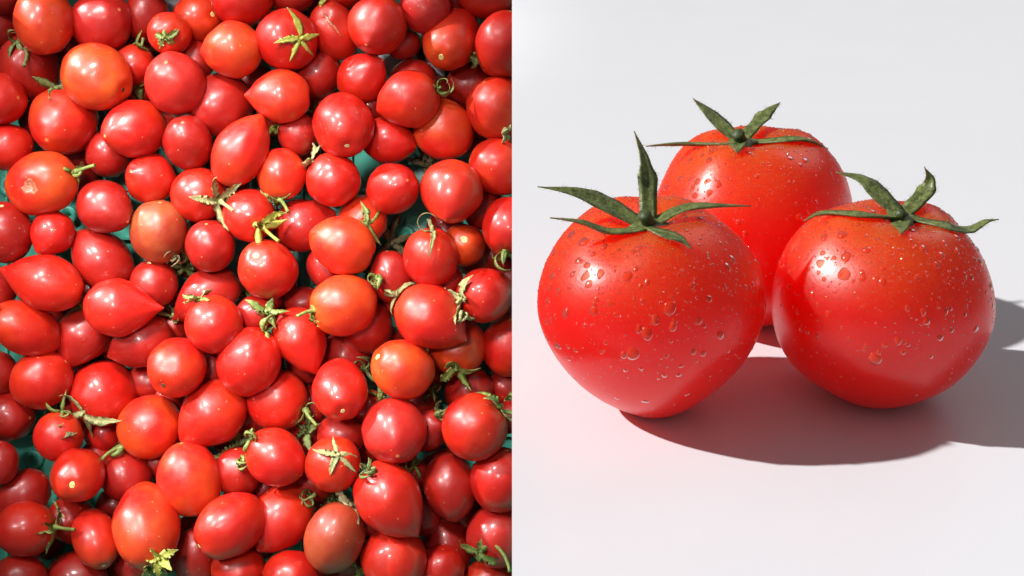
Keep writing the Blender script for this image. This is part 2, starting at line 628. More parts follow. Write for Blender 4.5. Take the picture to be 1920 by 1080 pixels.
def big_calyx(T, stem, sepals, stub):
    root, base, body, bvh, vs, fs, shift, axis = T
    hit = raypx(bvh, *stem)
    d0 = (hit[0] - CAM).dot(AF)
    sp = hit[0]
    hub_v, hub_f, hub_t = [], [], []
    t1, t2, n = frame_from(axis, Vector((1, 0, 0)))
    # hub: low lumpy disc on the dimple
    ringr = [0.0066, 0.0060, 0.0046, 0.0030]
    ringh = [-0.0002, 0.0008, 0.0014, 0.0017]
    sg = 20
    for rr, hh in zip(ringr, ringh):
        for j in range(sg):
            a = 2 * PI * j / sg
            k = 1 + 0.22 * math.cos(5 * a + 0.6)
            hub_v.append(sp - base + (t1 * math.cos(a) + t2 * math.sin(a)) * rr * k + n * hh)
            hub_t.append(0.0)
    for i in range(len(ringr) - 1):
        for j in range(sg):
            hub_f.append((i * sg + j, i * sg + (j + 1) % sg, (i + 1) * sg + (j + 1) % sg, (i + 1) * sg + j))
    hub_f.append(tuple((len(ringr) - 1) * sg + j for j in range(sg)))
    cal = obj('calyx', hub_v, hub_f, LEAF['big'], root, hub_t)
    rnd = random.Random(stem[0])
    for pts, wpx, upmix in sepals:
        # pts: px, py, depth offset in metres from the stem
        raw = spline([(a, b, c) for a, b, c in pts], 18)
        line, wd, ups = [], [], []
        for i, q in enumerate(raw):
            t = i / 17
            dep = d0 + q.z
            h = raycast_depth(bvh, q.x, q.y)
            if h is not None:
                dep = min(dep, h - 0.0012 - 0.001 * t)
            line.append(P(q.x, q.y, dep) - base)
            prof = (0.70 + 0.30 * math.sin(min(1, t / 0.45) * PI / 2)) if t < 0.45 else max(0.06, (1 - (t - 0.45) / 0.55) ** 1.05)
            wd.append(wpx * 0.54 * prof * d0 / FPX * (1 + 0.22 * noise.noise(Vector((t * 6, wpx, stem[0])))))
            ups.append(V(upmix[0], upmix[1], upmix[2]) + V(0.25 * math.sin(t * 5 + wpx), 0.1, 0))
        for _ in range(2):
            for i in range(1, 17):
                line[i] = line[i] * 0.5 + (line[i - 1] + line[i + 1]) * 0.25
        g = strip(line, wd, ups, 0.0009, 0.32)
        s = obj('sepal', g[0], g[1], LEAF['big'], cal, g[2])
        # downy hairs along the blade edge
        hv, hf = [], []
        for k in range(70):
            i = rnd.randrange(1, 16)
            j = rnd.choice((0, 4, 4, 0, 5))
            p0 = g[0][i * 6 + j].lerp(g[0][(i + 1) * 6 + j], rnd.random())
            dirv = (p0 - line[i]).normalized() * 0.7 + Vector((rnd.uniform(-1, 1), rnd.uniform(-1, 1), rnd.uniform(-1, .6))) * 0.6
            p1 = p0 + dirv.normalized() * rnd.uniform(0.0008, 0.0019)
            b0 = len(hv)
            e = 0.00005
            hv += [p0 + Vector((e, 0, 0)), p0 + Vector((-e, 0, e)), p0 + Vector((0, e, -e)), p1]
            hf += [(b0, b0 + 1, b0 + 3), (b0 + 1, b0 + 2, b0 + 3), (b0 + 2, b0, b0 + 3)]
        hh = obj('sepal_down', hv, hf, LEAF['t'], cal)
        hh['kind'] = 'stuff'
    (ax_, ay_, aw), (bx_, by_, bw) = stub
    p0 = P(ax_, ay_, d0 - 0.0005) - base
    p1 = P(bx_, by_, d0 - 0.0055) - base
    k = d0 / FPX * 0.5
    pts = [p0.lerp(p1, u) for u in (0, .35, .7, .9, 1.0)]
    g = tube(pts, [aw * k, (aw * .5 + bw * .5) * k * .92, bw * k, bw * k * 1.06, bw * k * 0.9], 14)
    obj('stem', g[0], g[1], LEAF['stub'], cal, g[2])


def raycast_depth(bvh, px, py):
    h = raypx(bvh, px, py)
    if h[0] is None:
        return None
    return (h[0] - CAM).dot(AF)


TL = big_tomato(1220, 578, 0.472, 0.0755, 0.0745, (-0.02, 0.0), 0.25, 3,
                'large wet red tomato nearest the viewer with a tall upright sepal')
TR = big_tomato(1654, 556, 0.480, 0.0730, 0.0705, (0.13, -0.04), 0.02, 11,
                'large wet red tomato at the right with an upturned curling sepal')
TB = big_tomato(1409, 418, 0.538, 0.0750, 0.0772, (-0.06, 0.0), 0.08, 23,
                'large wet red tomato standing behind the other two on the white table')

big_calyx(TL, (1214, 424), [
    ([(1216, 420, 0), (1213, 350, 0.004), (1206, 296, 0.007), (1189, 246, 0.010)], 36, (0.25, 0.3, 1)),
    ([(1206, 424, 0), (1135, 386, 0.001), (1078, 362, 0.0), (1008, 350, -0.002)], 38, (-0.1, 0.55, 0.8)),
    ([(1212, 430, -0.002), (1140, 436, -0.004), (1092, 416, -0.006), (1031, 408, -0.006)], 22, (0.0, 0.9, 0.5)),
    ([(1222, 424, 0), (1275, 395, 0.001), (1335, 386, 0.002), (1409, 386, 0.004)], 27, (0.1, 0.8, 0.55)),
    ([(1214, 428, -0.002), (1250, 443, -0.008), (1278, 451, -0.012), (1296, 467, -0.015)], 27, (0.0, 0.8, 0.6)),
], ((1221, 428, 34), (1207, 400, 25)))
big_calyx(TB, (1387, 268), [
    ([(1383, 264, 0), (1345, 230, 0.004), (1318, 204, 0.006), (1299, 184, 0.007)], 30, (0.3, 0.35, 1)),
    ([(1393, 262, 0), (1425, 228, 0.005), (1446, 207, 0.008), (1463, 192, 0.009)], 28, (-0.3, 0.35, 1)),
    ([(1383, 272, 0), (1320, 270, 0.0), (1258, 270, 0.0), (1211, 274, 0.0)], 14, (0.0, 1.0, 0.4)),
    ([(1392, 270, 0), (1455, 265, 0.0), (1512, 262, 0.002), (1553, 279, 0.002)], 21, (0.0, 0.8, 0.6)),
    ([(1387, 268, 0), (1384, 276, -0.006), (1380, 287, -0.011)], 34, (0.0, 0.7, 0.7)),
], ((1390, 268, 28), (1383, 249, 23)))
big_calyx(TR, (1691, 408), [
    ([(1686, 404, 0), (1645, 364, 0.003), (1612, 336, 0.005), (1567, 323, 0.006)], 35, (0.3, 0.4, 1)),
    ([(1696, 402, 0), (1733, 366, 0.004), (1744, 340, 0.005), (1733, 313, 0.004)], 34, (-0.3, 0.35, 1)),
    ([(1688, 410, 0), (1610, 404, -0.001), (1540, 399, -0.002), (1507, 415, -0.002)], 23, (0.0, 0.9, 0.5)),
    ([(1697, 410, 0), (1765, 423, -0.001), (1815, 436, -0.002), (1848, 416, -0.002), (1873, 411, -0.002)], 26, (0.0, 0.7, 0.7)),
    ([(1691, 408, -0.001), (1691, 424, -0.008), (1690, 439, -0.013)], 40, (0.0, 0.7, 0.7)),
], ((1692, 408, 26), (1687, 400, 17)))

add_drops(TL, [(1100, 497, 7), (1098, 517, 9), (1103, 532, 8), (1127, 513, 9), (1122, 541, 4), (1035, 517, 8), (1073, 514, 7),
               (1084, 488, 7), (1112, 476, 6), (1047, 546, 7), (1068, 539, 5), (1028, 565, 6), (1041, 592, 5), (1059, 588, 8),
               (1114, 582, 11), (1145, 568, 7), (1154, 589, 5), (1204, 564, 6), (1257, 577, 13), (1262, 612, 10),
               (1212, 625, 14), (1187, 663, 13), (1309, 601, 8), (1320, 611, 5), (1351, 628, 9), (1301, 659, 6), (1319, 663, 6),
               (1250, 667, 5), (1273, 703, 6), (1246, 704, 6), (1202, 691, 5), (1211, 753, 6), (1157, 747, 4), (1047, 649, 6),
               (1079, 656, 5), (1066, 673, 5), (1136, 642, 5), (1128, 660, 4), (1176, 517, 10), (1214, 529, 7), (1298, 535, 7),
               (1072, 439, 9), (1094, 453, 11), (1038, 473, 8), (1058, 473, 5), (1330, 560, 7), (1364, 500, 8), (1290, 740, 5),
               (1277, 686, 5), (1172, 694, 4), (1033, 600, 4)], 230, 3000, 5)
add_drops(TR, [(1538, 493, 8), (1564, 483, 5), (1587, 481, 10), (1582, 513, 12), (1535, 511, 5), (1545, 523, 5), (1543, 474, 5),
               (1522, 552, 6), (1550, 559, 6), (1532, 570, 5), (1551, 588, 5), (1655, 527, 9), (1642, 673, 12), (1738, 602, 8),
               (1763, 633, 7), (1785, 619, 5), (1684, 639, 8), (1659, 647, 6), (1620, 656, 5), (1702, 646, 4), (1756, 497, 6),
               (1720, 521, 6), (1830, 617, 6), (1746, 669, 4), (1701, 578, 6), (1592, 634, 4), (1580, 440, 9), (1545, 445, 7)],
          230, 3000, 6)
add_drops(TB, [(1275, 335, 6), (1308, 340, 7), (1296, 356, 5), (1303, 367, 7), (1330, 361, 7), (1293, 335, 4), (1327, 338, 5),
               (1250, 317, 5), (1248, 351, 6), (1260, 366, 5), (1510, 300, 8), (1480, 296, 7), (1330, 300, 6), (1420, 330, 5)],
          240, 2400, 8)

# ------------------------------------------------------------------ green crate of cherry tomatoes, tipped to face the viewer
D0 = 1.140
FLOOR = D0 + 0.078
S0 = D0 / FPX
ctr = P(475, 540, FLOOR)
crate = empty('plastic_crate', ctr)
crate.rotation_euler = Matrix((AX, AU, -AF)).transposed().to_euler()
tag(crate, 'green plastic crate holding the pile of cherry tomatoes', 'crate')
HW, HH = 0.235, 0.262
bevel_box('floor_panel', -HW, HW, -HH, HH, -0.004, 0.0, CRATE, crate, 0.0005)
for sx in (-1, 1):
    bevel_box('side_wall', *(sorted((sx * HW, sx * (HW + 0.004)))), -HH, HH, -0.004, 0.132 if sx < 0 else 0.10, CRATE, crate, 0.0008)  # unseen left wall raised to keep the key lamp off the heap
for sy in (-1, 1):
    bevel_box('side_wall', -HW, HW, *(sorted((sy * HH, sy * (HH + 0.004)))), -0.004, 0.10, CRATE, crate, 0.0008)
for k in range(-5, 6):
    bevel_box('rib', k * 0.042 - 0.0012, k * 0.042 + 0.0012, -HH + 0.001, HH - 0.001, -0.001, 0.005, CRATE, crate, 0.0004, 1)
for k in range(-6, 7):
    bevel_box('rib', -HW + 0.001, HW - 0.001, k * 0.042 - 0.0012, k * 0.042 + 0.0012, -0.001, 0.0042, CRATE, crate, 0.0004, 1)
bossv, bossf = [], []
sg = 16
for rr, hh in ((0.0085, 0.0003), (0.0085, 0.006), (0.0078, 0.0066), (0.0036, 0.0066), (0.0033, 0.0005)):
    for j in range(sg):
        bossv.append(Vector((rr * math.cos(2 * PI * j / sg), rr * math.sin(2 * PI * j / sg), hh)))
for i in range(4):
    for j in range(sg):
        bossf.append((i * sg + j, i * sg + (j + 1) % sg, (i + 1) * sg + (j + 1) % sg, (i + 1) * sg + j))
bossf.append(tuple(4 * sg + j for j in range(sg)))
b0 = None
for px, py in ((767, 304), (741, 410), (452, 520), (20, 350), (130, 405), (66, 860), (600, 500), (760, 440)):
    if b0 is None:
        b0 = obj('boss', bossv, bossf, CRATE, crate)
        o = b0
    else:
        o = b0.copy()
        C.objects.link(o)
        o.parent = crate
    o.location = ((px - 475) / FPX * FLOOR, (540 - py) / FPX * FLOOR, 0)

# id: cx, cy, half length, half width, tip direction, tip tilt to viewer, pointedness, layer, skin
T = {
 1: (8, -12, 40, 38, 0, 20, 0, 2.0, 'd'), 2: (-2, 54, 44, 40, 90, 10, 0, 2, 'd'),
 3: (82, 40, 63, 54, -80, 15, .1, 0, 'O'), 4: (190, 42, 58, 55, 20, 40, 0, .5, 'k'),
 5: (275, 30, 49, 40, 80, 10, 0, 2, 'd'), 6: (318, 63, 40, 40, 90, -70, 0, .5, 'r'),
 7: (181, 144, 68, 60, 155, 5, .1, 0, 'O'), 8: (55, 128, 58, 54, -75, 30, 0, 1.5, 'd'),
 9: (0, 186, 47, 47, 0, 30, 0, .7, 'r'), 10: (118, 228, 64, 62, -105, 55, .35, .5, 'o'),
 11: (15, 276, 46, 43, 0, 10, 0, 1, 'r'), 12: (253, 122, 38, 38, -110, 25, 0, 1.5, 'r'),
 13: (262, 172, 26, 26, 90, -60, 0, 2, 'd'), 15: (252, 242, 58, 54, 205, 50, .3, .5, 'r'),
 16: (330, 157, 57, 55, 100, 60, 0, 0, 'k'), 17: (75, 225, 38, 38, 0, 0, 0, 2, 'd'),
 18: (203, 288, 44, 42, 80, 20, 0, 2, 'd'), 19: (372, 33, 46, 45, 180, 15, 0, 1, 'o'),
 20: (454, -8, 58, 56, 200, 25, 0, .5, 'r'), 21: (436, 93, 54, 53, 188, 10, .45, 0, 'O'),
 22: (366, 112, 38, 36, -60, 20, 0, 1.5, 'd'), 23: (414, 197, 60, 58, 230, 45, 0, 1, 'd'),
 24: (525, 181, 57, 50, 178, 5, .75, 0, 'o'), 25: (538, 75, 57, 57, 185, -42, 0, 0, 'r'),
 26: (545, -10, 45, 36, 0, 10, 0, 1.5, 'd'), 27: (475, 150, 36, 35, 0, 20, 0, 3, 'd'),
 28: (595, 138, 48, 45, 60, 20, 0, 1.5, 'd'), 29: (628, 58, 54, 43, 115, 20, 0, .7, 'r'),
 30: (707, 49, 57, 55, -110, 45, .55, 0, 'r'), 31: (645, -12, 46, 28, 0, 0, 0, 1, 'r'),
 32: (452, 283, 74, 50, 58, 5, .5, 0, 'r'), 33: (353, 268, 49, 45, 90, 55, 0, .6, 'd'),
 34: (373, 365, 51, 50, 170, -15, 0, .5, 'r'), 35: (560, 252, 40, 38, 90, 30, 0, 1.5, 'd'),
 36: (644, 235, 60, 56, 100, -42, 0, 0, 'r'), 37: (528, 327, 48, 45, 92, -20, 0, .7, 'o'),
 38: (624, 337, 50, 49, -45, 15, 0, .5, 'r'), 39: (467, 404, 49, 48, 140, -50, 0, .6, 'r'),
 40: (570, 421, 57, 50, 20, 5, .5, .7, 'd'), 41: (394, 461, 48, 45, 90, 40, 0, .7, 'd'),
 42: (502, 505, 55, 53, -62, -62, 0, .4, 'r'), 43: (643, 460, 61, 54, 160, 5, .3, 0, 'o'),
 44: (298, 434, 58, 52, 80, 30, 0, .5, 'u'), 45: (280, 333, 47, 47, 160, 62, .45, .6, 'r'),
 46: (388, 555, 70, 47, 215, 5, .7, 1.2, 'd'), 47: (80, 344, 69, 57, 195, 10, 0, .4, 'o'),
 48: (8, 436, 56, 52, -85, 0, 0, .7, 'd'), 49: (98, 438, 42, 40, 238, 25, .5, .8, 'r'),
 50: (198, 389, 55, 49, -30, 25, .45, .5, 'd'), 51: (191, 487, 64, 50, 130, 8, .3, .7, 'd'),
 52: (84, 529, 76, 52, 163, 4, .85, .4, 'r'), 53: (288, 533, 45, 44, -90, 5, 0, 1, 'd'),
 54: (-8, 542, 42, 36, 90, 0, 0, 1, 'd'), 55: (226, 577, 68, 54, 0, 5, 1.0, 0, 'r'),
 56: (401, 608, 53, 52, -75, 35, 0, 0, 'r'), 57: (797, 15, 48, 46, -60, 20, 0, .7, 'k'),
 58: (848, 73, 61, 51, 72, -38, 0, .7, 'o'), 59: (918, -8, 60, 44, -10, 10, 0, .6, 'r'),
 60: (946, 84, 61, 55, 80, 20, 0, .4, 'r'), 61: (680, 145, 49, 45, 35, 30, .6, .6, 'r'),
 62: (766, 186, 58, 53, 186, 6, .5, 0, 'r'), 63: (775, 152, 43, 40, 0, 20, 0, 1.5, 'd'),
 64: (885, 160, 48, 45, 0, 20, 0, 1.5, 'd'), 65: (832, 244, 58, 55, -45, 15, .15, .6, 'o'),
 66: (935, 204, 60, 58, 120, 30, 0, .3, 'r'), 67: (727, 263, 52, 42, -15, 15, .3, .8, 'r'),
 68: (755, 82, 33, 28, 0, 0, 0, 2, 'd'), 69: (737, 353, 51, 47, 20, 58, .4, .6, 'r'),
 70: (847, 360, 60, 58, -100, 35, .5, 0, 'o'), 71: (938, 312, 57, 52, 170, 15, 0, .2, 'o'),
 72: (957, 425, 56, 52, 110, -10, 0, .4, 'r'), 73: (680, 412, 46, 45, 150, -50, 0, 1, 'r'),
 74: (808, 483, 55, 51, -90, 25, 0, .2, 'r'), 75: (870, 460, 45, 39, 80, -70, 0, 1, 'o'),
 76: (905, 390, 42, 36, 80, 0, 0, 2, 'd'), 77: (610, 500, 40, 33, 100, 0, 0, 1.7, 'd'),
 78: (735, 520, 50, 40, 100, 20, 0, 1.3, 'd'), 79: (909, 553, 52, 50, 20, -10, 0, .5, 'r'),
 80: (644, 572, 62, 57, 10, -15, 0, 0, 'o'), 81: (808, 596, 70, 60, -32, 8, .65, 0, 'r'),
 82: (690, 612, 50, 46, 100, 30, 0, 1, 'd'), 83: (858, 650, 54, 53, 85, -52, 0, .7, 'o'),
 84: (957, 649, 56, 53, 90, 30, 0, .7, 'r'), 85: (755, 692, 59, 54, -28, -35, 0, 0, 'o'),
 86: (880, 735, 48, 45, 90, 20, 0, 1.2, 'd'), 87: (739, 808, 61, 59, -75, 52, .15, .2, 'k'),
 88: (891, 801, 61, 61, 225, 25, 0, .1, 'r'), 89: (803, 806, 58, 36, 90, 0, 0, 1.2, 'd'),
 90: (637, 728, 73, 50, 105, -18, .45, .3, 'r'), 91: (563, 636, 63, 48, -65, 6, .65, .4, 'r'),
 92: (467, 677, 65, 57, 242, 8, 0, 0, 'r'), 93: (520, 749, 58, 56, 165, -20, 0, .5, 'r'),
 94: (398, 777, 69, 58, 222, 12, .5, .3, 'r'), 95: (332, 689, 55, 53, 105, -40, 0, .4, 'r'),
 96: (266, 640, 60, 48, 205, 10, .5, 1, 'd'), 97: (155, 630, 61, 48, 240, 8, .75, .9, 'd'),
 98: (50, 617, 63, 48, 0, 8, 0, .5, 'r'), 99: (78, 711, 59, 53, 35, 10, 0, .6, 'r'),
 100: (-5, 700, 42, 37, 90, 10, 0, .9, 'd'), 101: (194, 738, 61, 60, 62, -35, 0, .5, 'r'),
 102: (15, 782, 48, 45, 0, 20, 0, .7, 'd'), 103: (110, 818, 46, 44, -90, 15, 0, 1, 'r'),
 104: (195, 812, 38, 36, -90, 15, 0, 1.1, 'r'), 105: (281, 801, 60, 58, 35, 12, 0, .4, 'o'),
 106: (280, 715, 38, 35, 0, 0, 0, 1.8, 'd'), 107: (356, 899, 70, 58, 100, 12, 0, .3, 'o'),
 108: (146, 891, 49, 48, -45, -76, 0, .5, 'r'), 109: (237, 893, 47, 46, -60, 20, 0, 1.2, 'd'),
 110: (2, 868, 41, 32, 90, 0, 0, .9, 'd'), 111: (42, 932, 58, 46, 45, 8, 0, .9, 'd'),
 112: (48, 992, 56, 50, 200, 5, 0, .3, 'r'), 113: (135, 975, 55, 43, -80, -60, 0, 1.3, 'd'),
 114: (180, 1010, 59, 42, 105, -12, 0, .6, 'o'), 115: (275, 985, 82, 61, 97, -8, .35, .2, 'o'),
 116: (38, 1085, 50, 46, 0, 20, 0, .8, 'd'), 117: (145, 1085, 58, 50, 0, 20, 0, .9, 'd'),
 118: (431, 985, 68, 56, 55, 5, 0, 0, 'r'), 119: (516, 857, 58, 51, -33, 12, .15, .3, 'r'),
 120: (528, 971, 66, 54, 235, 25, .35, .6, 'r'), 121: (445, 885, 46, 42, 90, 20, 0, 1.8, 'd'),
 122: (624, 871, 53, 51, -115, -55, 0, .5, 'r'), 123: (627, 1008, 67, 55, 70, 8, 0, .4, 'u'),
 124: (731, 937, 76, 60, -52, 8, .6, 0, 'r'), 125: (844, 912, 61, 49, -80, 12, .25, .9, 'd'),
 126: (940, 900, 60, 57, 80, 20, 0, .6, 'r'), 127: (737, 1050, 62, 59, 80, 12, 0, .3, 'o'),
 128: (795, 962, 44, 32, 90, 0, 0, 1.1, 'd'), 129: (838, 1020, 56, 46, -75, 20, 0, 1.6, 'd'),
 130: (828, 1064, 44, 42, 50, 10, 0, .9, 'r'), 131: (935, 1003, 60, 58, 120, -20, 0, .8, 'k'),
 132: (368, 1045, 56, 42, 90, 10, 0, .9, 'd'), 133: (447, 1070, 50, 48, 0, 20, 0, .5, 'r'),
 134: (545, 1083, 52, 50, 0, 20, 0, .8, 'r'), 135: (915, 1092, 50, 42, 0, 10, 0, 1, 'r'),
 136: (480, 588, 40, 34, 20, 20, 0, 1.7, 'd'), 137: (650, 670, 50, 45, 100, 10, 0, 1.6, 'd'),
 138: (640, 815, 45, 38, 0, 10, 0, 1.8, 'd'), 139: (568, 568, 34, 30, 0, 10, 0, 2, 'd'),
 140: (725, 640, 32, 30, 0, 10, 0, 2, 'd'), 141: (835, 532, 36, 32, 60, 10, 0, 1.2, 'k'),
 142: (948, 725, 36, 32, 90, 0, 0, 1.5, 'd'), 143: (957, 582, 28, 26, 90, 0, 0, 1.2, 'd'),
 147: (325, 612, 32, 30, 90, 0, 0, 1.8, 'd'), 148: (768, 890, 36, 32, 0, 10, 0, 1.4, 'd'),
 149: (132, 690, 36, 34, 0, 10, 0, 1.3, 'd'), 150: (395, 690, 38, 35, 90, 10, 0, 2, 'd'),
 151: (580, 762, 40, 36, 90, 10, 0, 1.4, 'd'), 152: (292, 868, 30, 28, 0, 10, 0, 1.6, 'd'),
 153: (213, 945, 32, 30, 0, 10, 0, 2, 'd'), 156: (853, 2, 30, 28, 0, 10, 0, 1.6, 'd'),
 161: (692, 197, 36, 34, 0, 10, 0, 1.9, 'd'), 164: (600, 190, 36, 34, 0, 10, 0, 1.8, 'd'),
 166: (957, 782, 32, 30, 0, 10, 0, 1.2, 'd'), 167: (590, 905, 38, 36, 0, 10, 0, 2, 'd'),
 168: (695, 975, 40, 36, 0, 10, 0, 2, 'd'), 169: (250, 1060, 34, 30, 0, 10, 0, 2, 'd'),
 170: (745, 560, 36, 34, 0, 10, 0, 2, 'd'), 171: (690, 765, 36, 34, 0, 10, 0, 2.2, 'd'),
}
# calyces: id -> (look, leaf, stem length, sepal length, optional stem bend)
CALYX = {
 6: ('star', 'g', 3, 17), 8: ('curl', 'k', 22, 24), 12: ('curl', 'g', 14, 26), 13: ('cup', 'g', 8, 22), 25: ('star', 'y', 7, 31),
 34: ('leafy', 't', 10, 34), 37: ('leafy', 'g', 22, 30), 38: ('leafy', 't', 6, 24), 39: ('leafy', 'y', 34, 34),
 47: ('curl', 'g', 30, 34), 56: ('leafy', 'g', 4, 20), 62: ('curl', 'g', 6, 30), 72: ('curl', 'g', 16, 38), 73: ('star', 'g', 4, 26),
 74: ('curl', 't', 8, 44), 79: ('leafy', 't', 12, 34), 80: ('cup', 'g', 28, 28), 83: ('leafy', 'g', 12, 34),
 88: ('leafy', 'g', 26, 36), 92: ('curl', 'g', 24, 32), 93: ('curl', 'g', 26, 20), 101: ('leafy', 't', 8, 40),
 105: ('curl', 'g', 32, 26), 112: ('cup', 'g', 26, 34), 115: ('leafy', 'g', 20, 34), 122: ('star', 't', 4, 27),
 131: ('cup', 'g', 52, 34), 98: ('leafy', 't', 2, 18), 127: ('leafy', 'g', 6, 24), 89: ('curl', 'k', 6, 24),
}
SCARS = {7: SCARD, 19: SCARY, 36: SCAR, 42: SCARY, 48: SCAR, 53: SCAR, 58: SCARY, 75: SCAR, 85: SCARY, 90: SCAR,
         95: SCARD, 108: SCARY, 113: SCAR, 114: SCAR, 118: SCARY}
STEMPATH = {131: [(905, 1030), (922, 1018), (942, 1036), (952, 1056), (956, 1072)], 112: [(104, 988), (122, 991), (140, 993)],
            8: [(50, 92), (50, 108), (45, 124)], 47: [(143, 322), (160, 315), (177, 310)], 80: [(590, 582), (575, 585), (557, 593)],
            39: [(492, 426), (505, 438), (522, 452)], 105: [(231, 838), (208, 846), (190, 862)], 93: [(571, 768), (580, 782), (594, 798)],
            88: [(937, 762), (930, 752), (917, 740)], 37: [(525, 374), (533, 384), (540, 397)], 34: [(414, 378), (428, 388), (437, 395)]}
# dents: id -> list of (right, up, toward viewer, radius, depth) on the unit body
DENTS = {47: [(-.13, -.2, 1, .24, .17)], 124: [(-.42, -.03, 1, .14, .06)], 29: [(.35, .1, .9, .35, .12), (-.3, .5, .8, .25, .08)],
         81: [(-.25, .2, 1, .10, .03)], 58: [(.9, .25, .5, .35, .10)], 90: [(.35, .45, .8, .13, .06)], 69: [(.5, .25, .8, .2, .04)],
         25: [(.3, .15, .9, .3, .05)], 92: [(.5, .5, .7, .12, .05)], 101: [(-.45, .3, .8, .2, .08)], 10: [(0, .55, .8, .15, .04)]}

# where the stem end shows: id -> photo pixel
STEMAT = {
 6: (319, 75), 8: (50, 92), 12: (268, 92), 13: (262, 165), 25: (571, 80), 34: (412, 376), 37: (525, 373), 38: (581, 298), 39: (492, 424),
 47: (141, 325), 56: (376, 563), 62: (820, 168), 72: (950, 471), 73: (690, 420), 74: (812, 436), 79: (869, 560), 80: (592, 582),
 83: (857, 682), 88: (937, 762), 92: (498, 618), 93: (571, 768), 101: (172, 768), 105: (233, 838), 112: (102, 990), 115: (290, 1048),
 122: (638, 850), 131: (905, 1025), 98: (12, 592), 127: (682, 1068), 89: (822, 782),
 7: (237, 172), 19: (405, 33), 36: (655, 276), 42: (491, 483), 48: (12, 388), 53: (285, 493), 58: (832, 110), 75: (872, 452),
 85: (712, 668), 90: (650, 768), 95: (318, 718), 108: (153, 898), 113: (134, 960), 114: (202, 1054), 118: (383, 1017)}
for k, (sx, sy) in STEMAT.items():
    e = list(T[k])
    dx, dy = sx - e[0], e[1] - sy
    an = math.atan2(-dy, -dx)
    off = math.hypot(dx, dy)
    rel = (an - R(e[4])) % PI
    rad_ = 1 / math.sqrt((math.cos(rel) / e[2]) ** 2 + (math.sin(rel) / e[3]) ** 2)
    e[2], e[3] = (e[2], e[3]) if abs(math.cos(rel)) > .7 else (max(e[3], e[2] * .99), min(e[2], e[3] * 1.01))
    e[4] = math.degrees(an)
    e[5] = -math.degrees(math.acos(min(.985, off / (rad_ * .97))))
    T[k] = tuple(e)
for k in T:
    e = list(T[k])
    e[2] *= 1.03
    e[3] *= 1.03
    T[k] = tuple(e)

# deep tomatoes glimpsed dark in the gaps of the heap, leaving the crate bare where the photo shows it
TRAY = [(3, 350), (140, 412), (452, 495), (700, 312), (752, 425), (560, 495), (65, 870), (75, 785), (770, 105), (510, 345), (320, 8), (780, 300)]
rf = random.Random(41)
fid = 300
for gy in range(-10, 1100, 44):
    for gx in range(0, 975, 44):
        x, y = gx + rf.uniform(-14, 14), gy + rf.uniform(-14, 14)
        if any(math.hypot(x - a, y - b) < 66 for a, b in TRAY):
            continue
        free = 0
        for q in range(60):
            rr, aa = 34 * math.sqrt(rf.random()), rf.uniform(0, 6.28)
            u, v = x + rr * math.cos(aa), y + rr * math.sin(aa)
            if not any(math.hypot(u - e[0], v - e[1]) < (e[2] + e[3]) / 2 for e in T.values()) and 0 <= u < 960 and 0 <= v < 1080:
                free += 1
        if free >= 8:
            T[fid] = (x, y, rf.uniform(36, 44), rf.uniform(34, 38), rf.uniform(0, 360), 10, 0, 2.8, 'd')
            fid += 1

# ---- pile up: each tomato as near the viewer as those lying over it allow
order = sorted(T, key=lambda k: T[k][7])
DEPTH = {}
for k in order:
    cx, cy, a, b_, ang, tl, pt, lay, c = T[k]
    dep = D0 + 0.010 * lay
    ri = (a + b_) / 2
    for j in DEPTH:
        q = T[j]
        rj = (q[2] + q[3]) / 2
        d = math.hypot(cx - q[0], cy - q[1])
        # radii along the joining line
        def rad(e, dx, dy):
            an = R(e[4])
            u = dx * math.cos(an) + dy * math.sin(an)
            v = -dx * math.sin(an) + dy * math.cos(an)
            return 1 / math.sqrt((u / e[2]) ** 2 + (v / e[3]) ** 2)
        if d < 1:
            continue
        ux, uy = (cx - q[0]) / d, -(cy - q[1]) / d
        rs = 0.94 * (rad(T[k], ux, uy) + rad(q, ux, uy))
        if d < rs:
            dep = max(dep, DEPTH[j] + math.sqrt(rs * rs - d * d) * S0 * (0.80 if q[7] != lay else 0.35))
    DEPTH[k] = min(dep, FLOOR - 0.006 - b_ * S0) if lay < 2.7 else FLOOR - .006 - b_ * S0


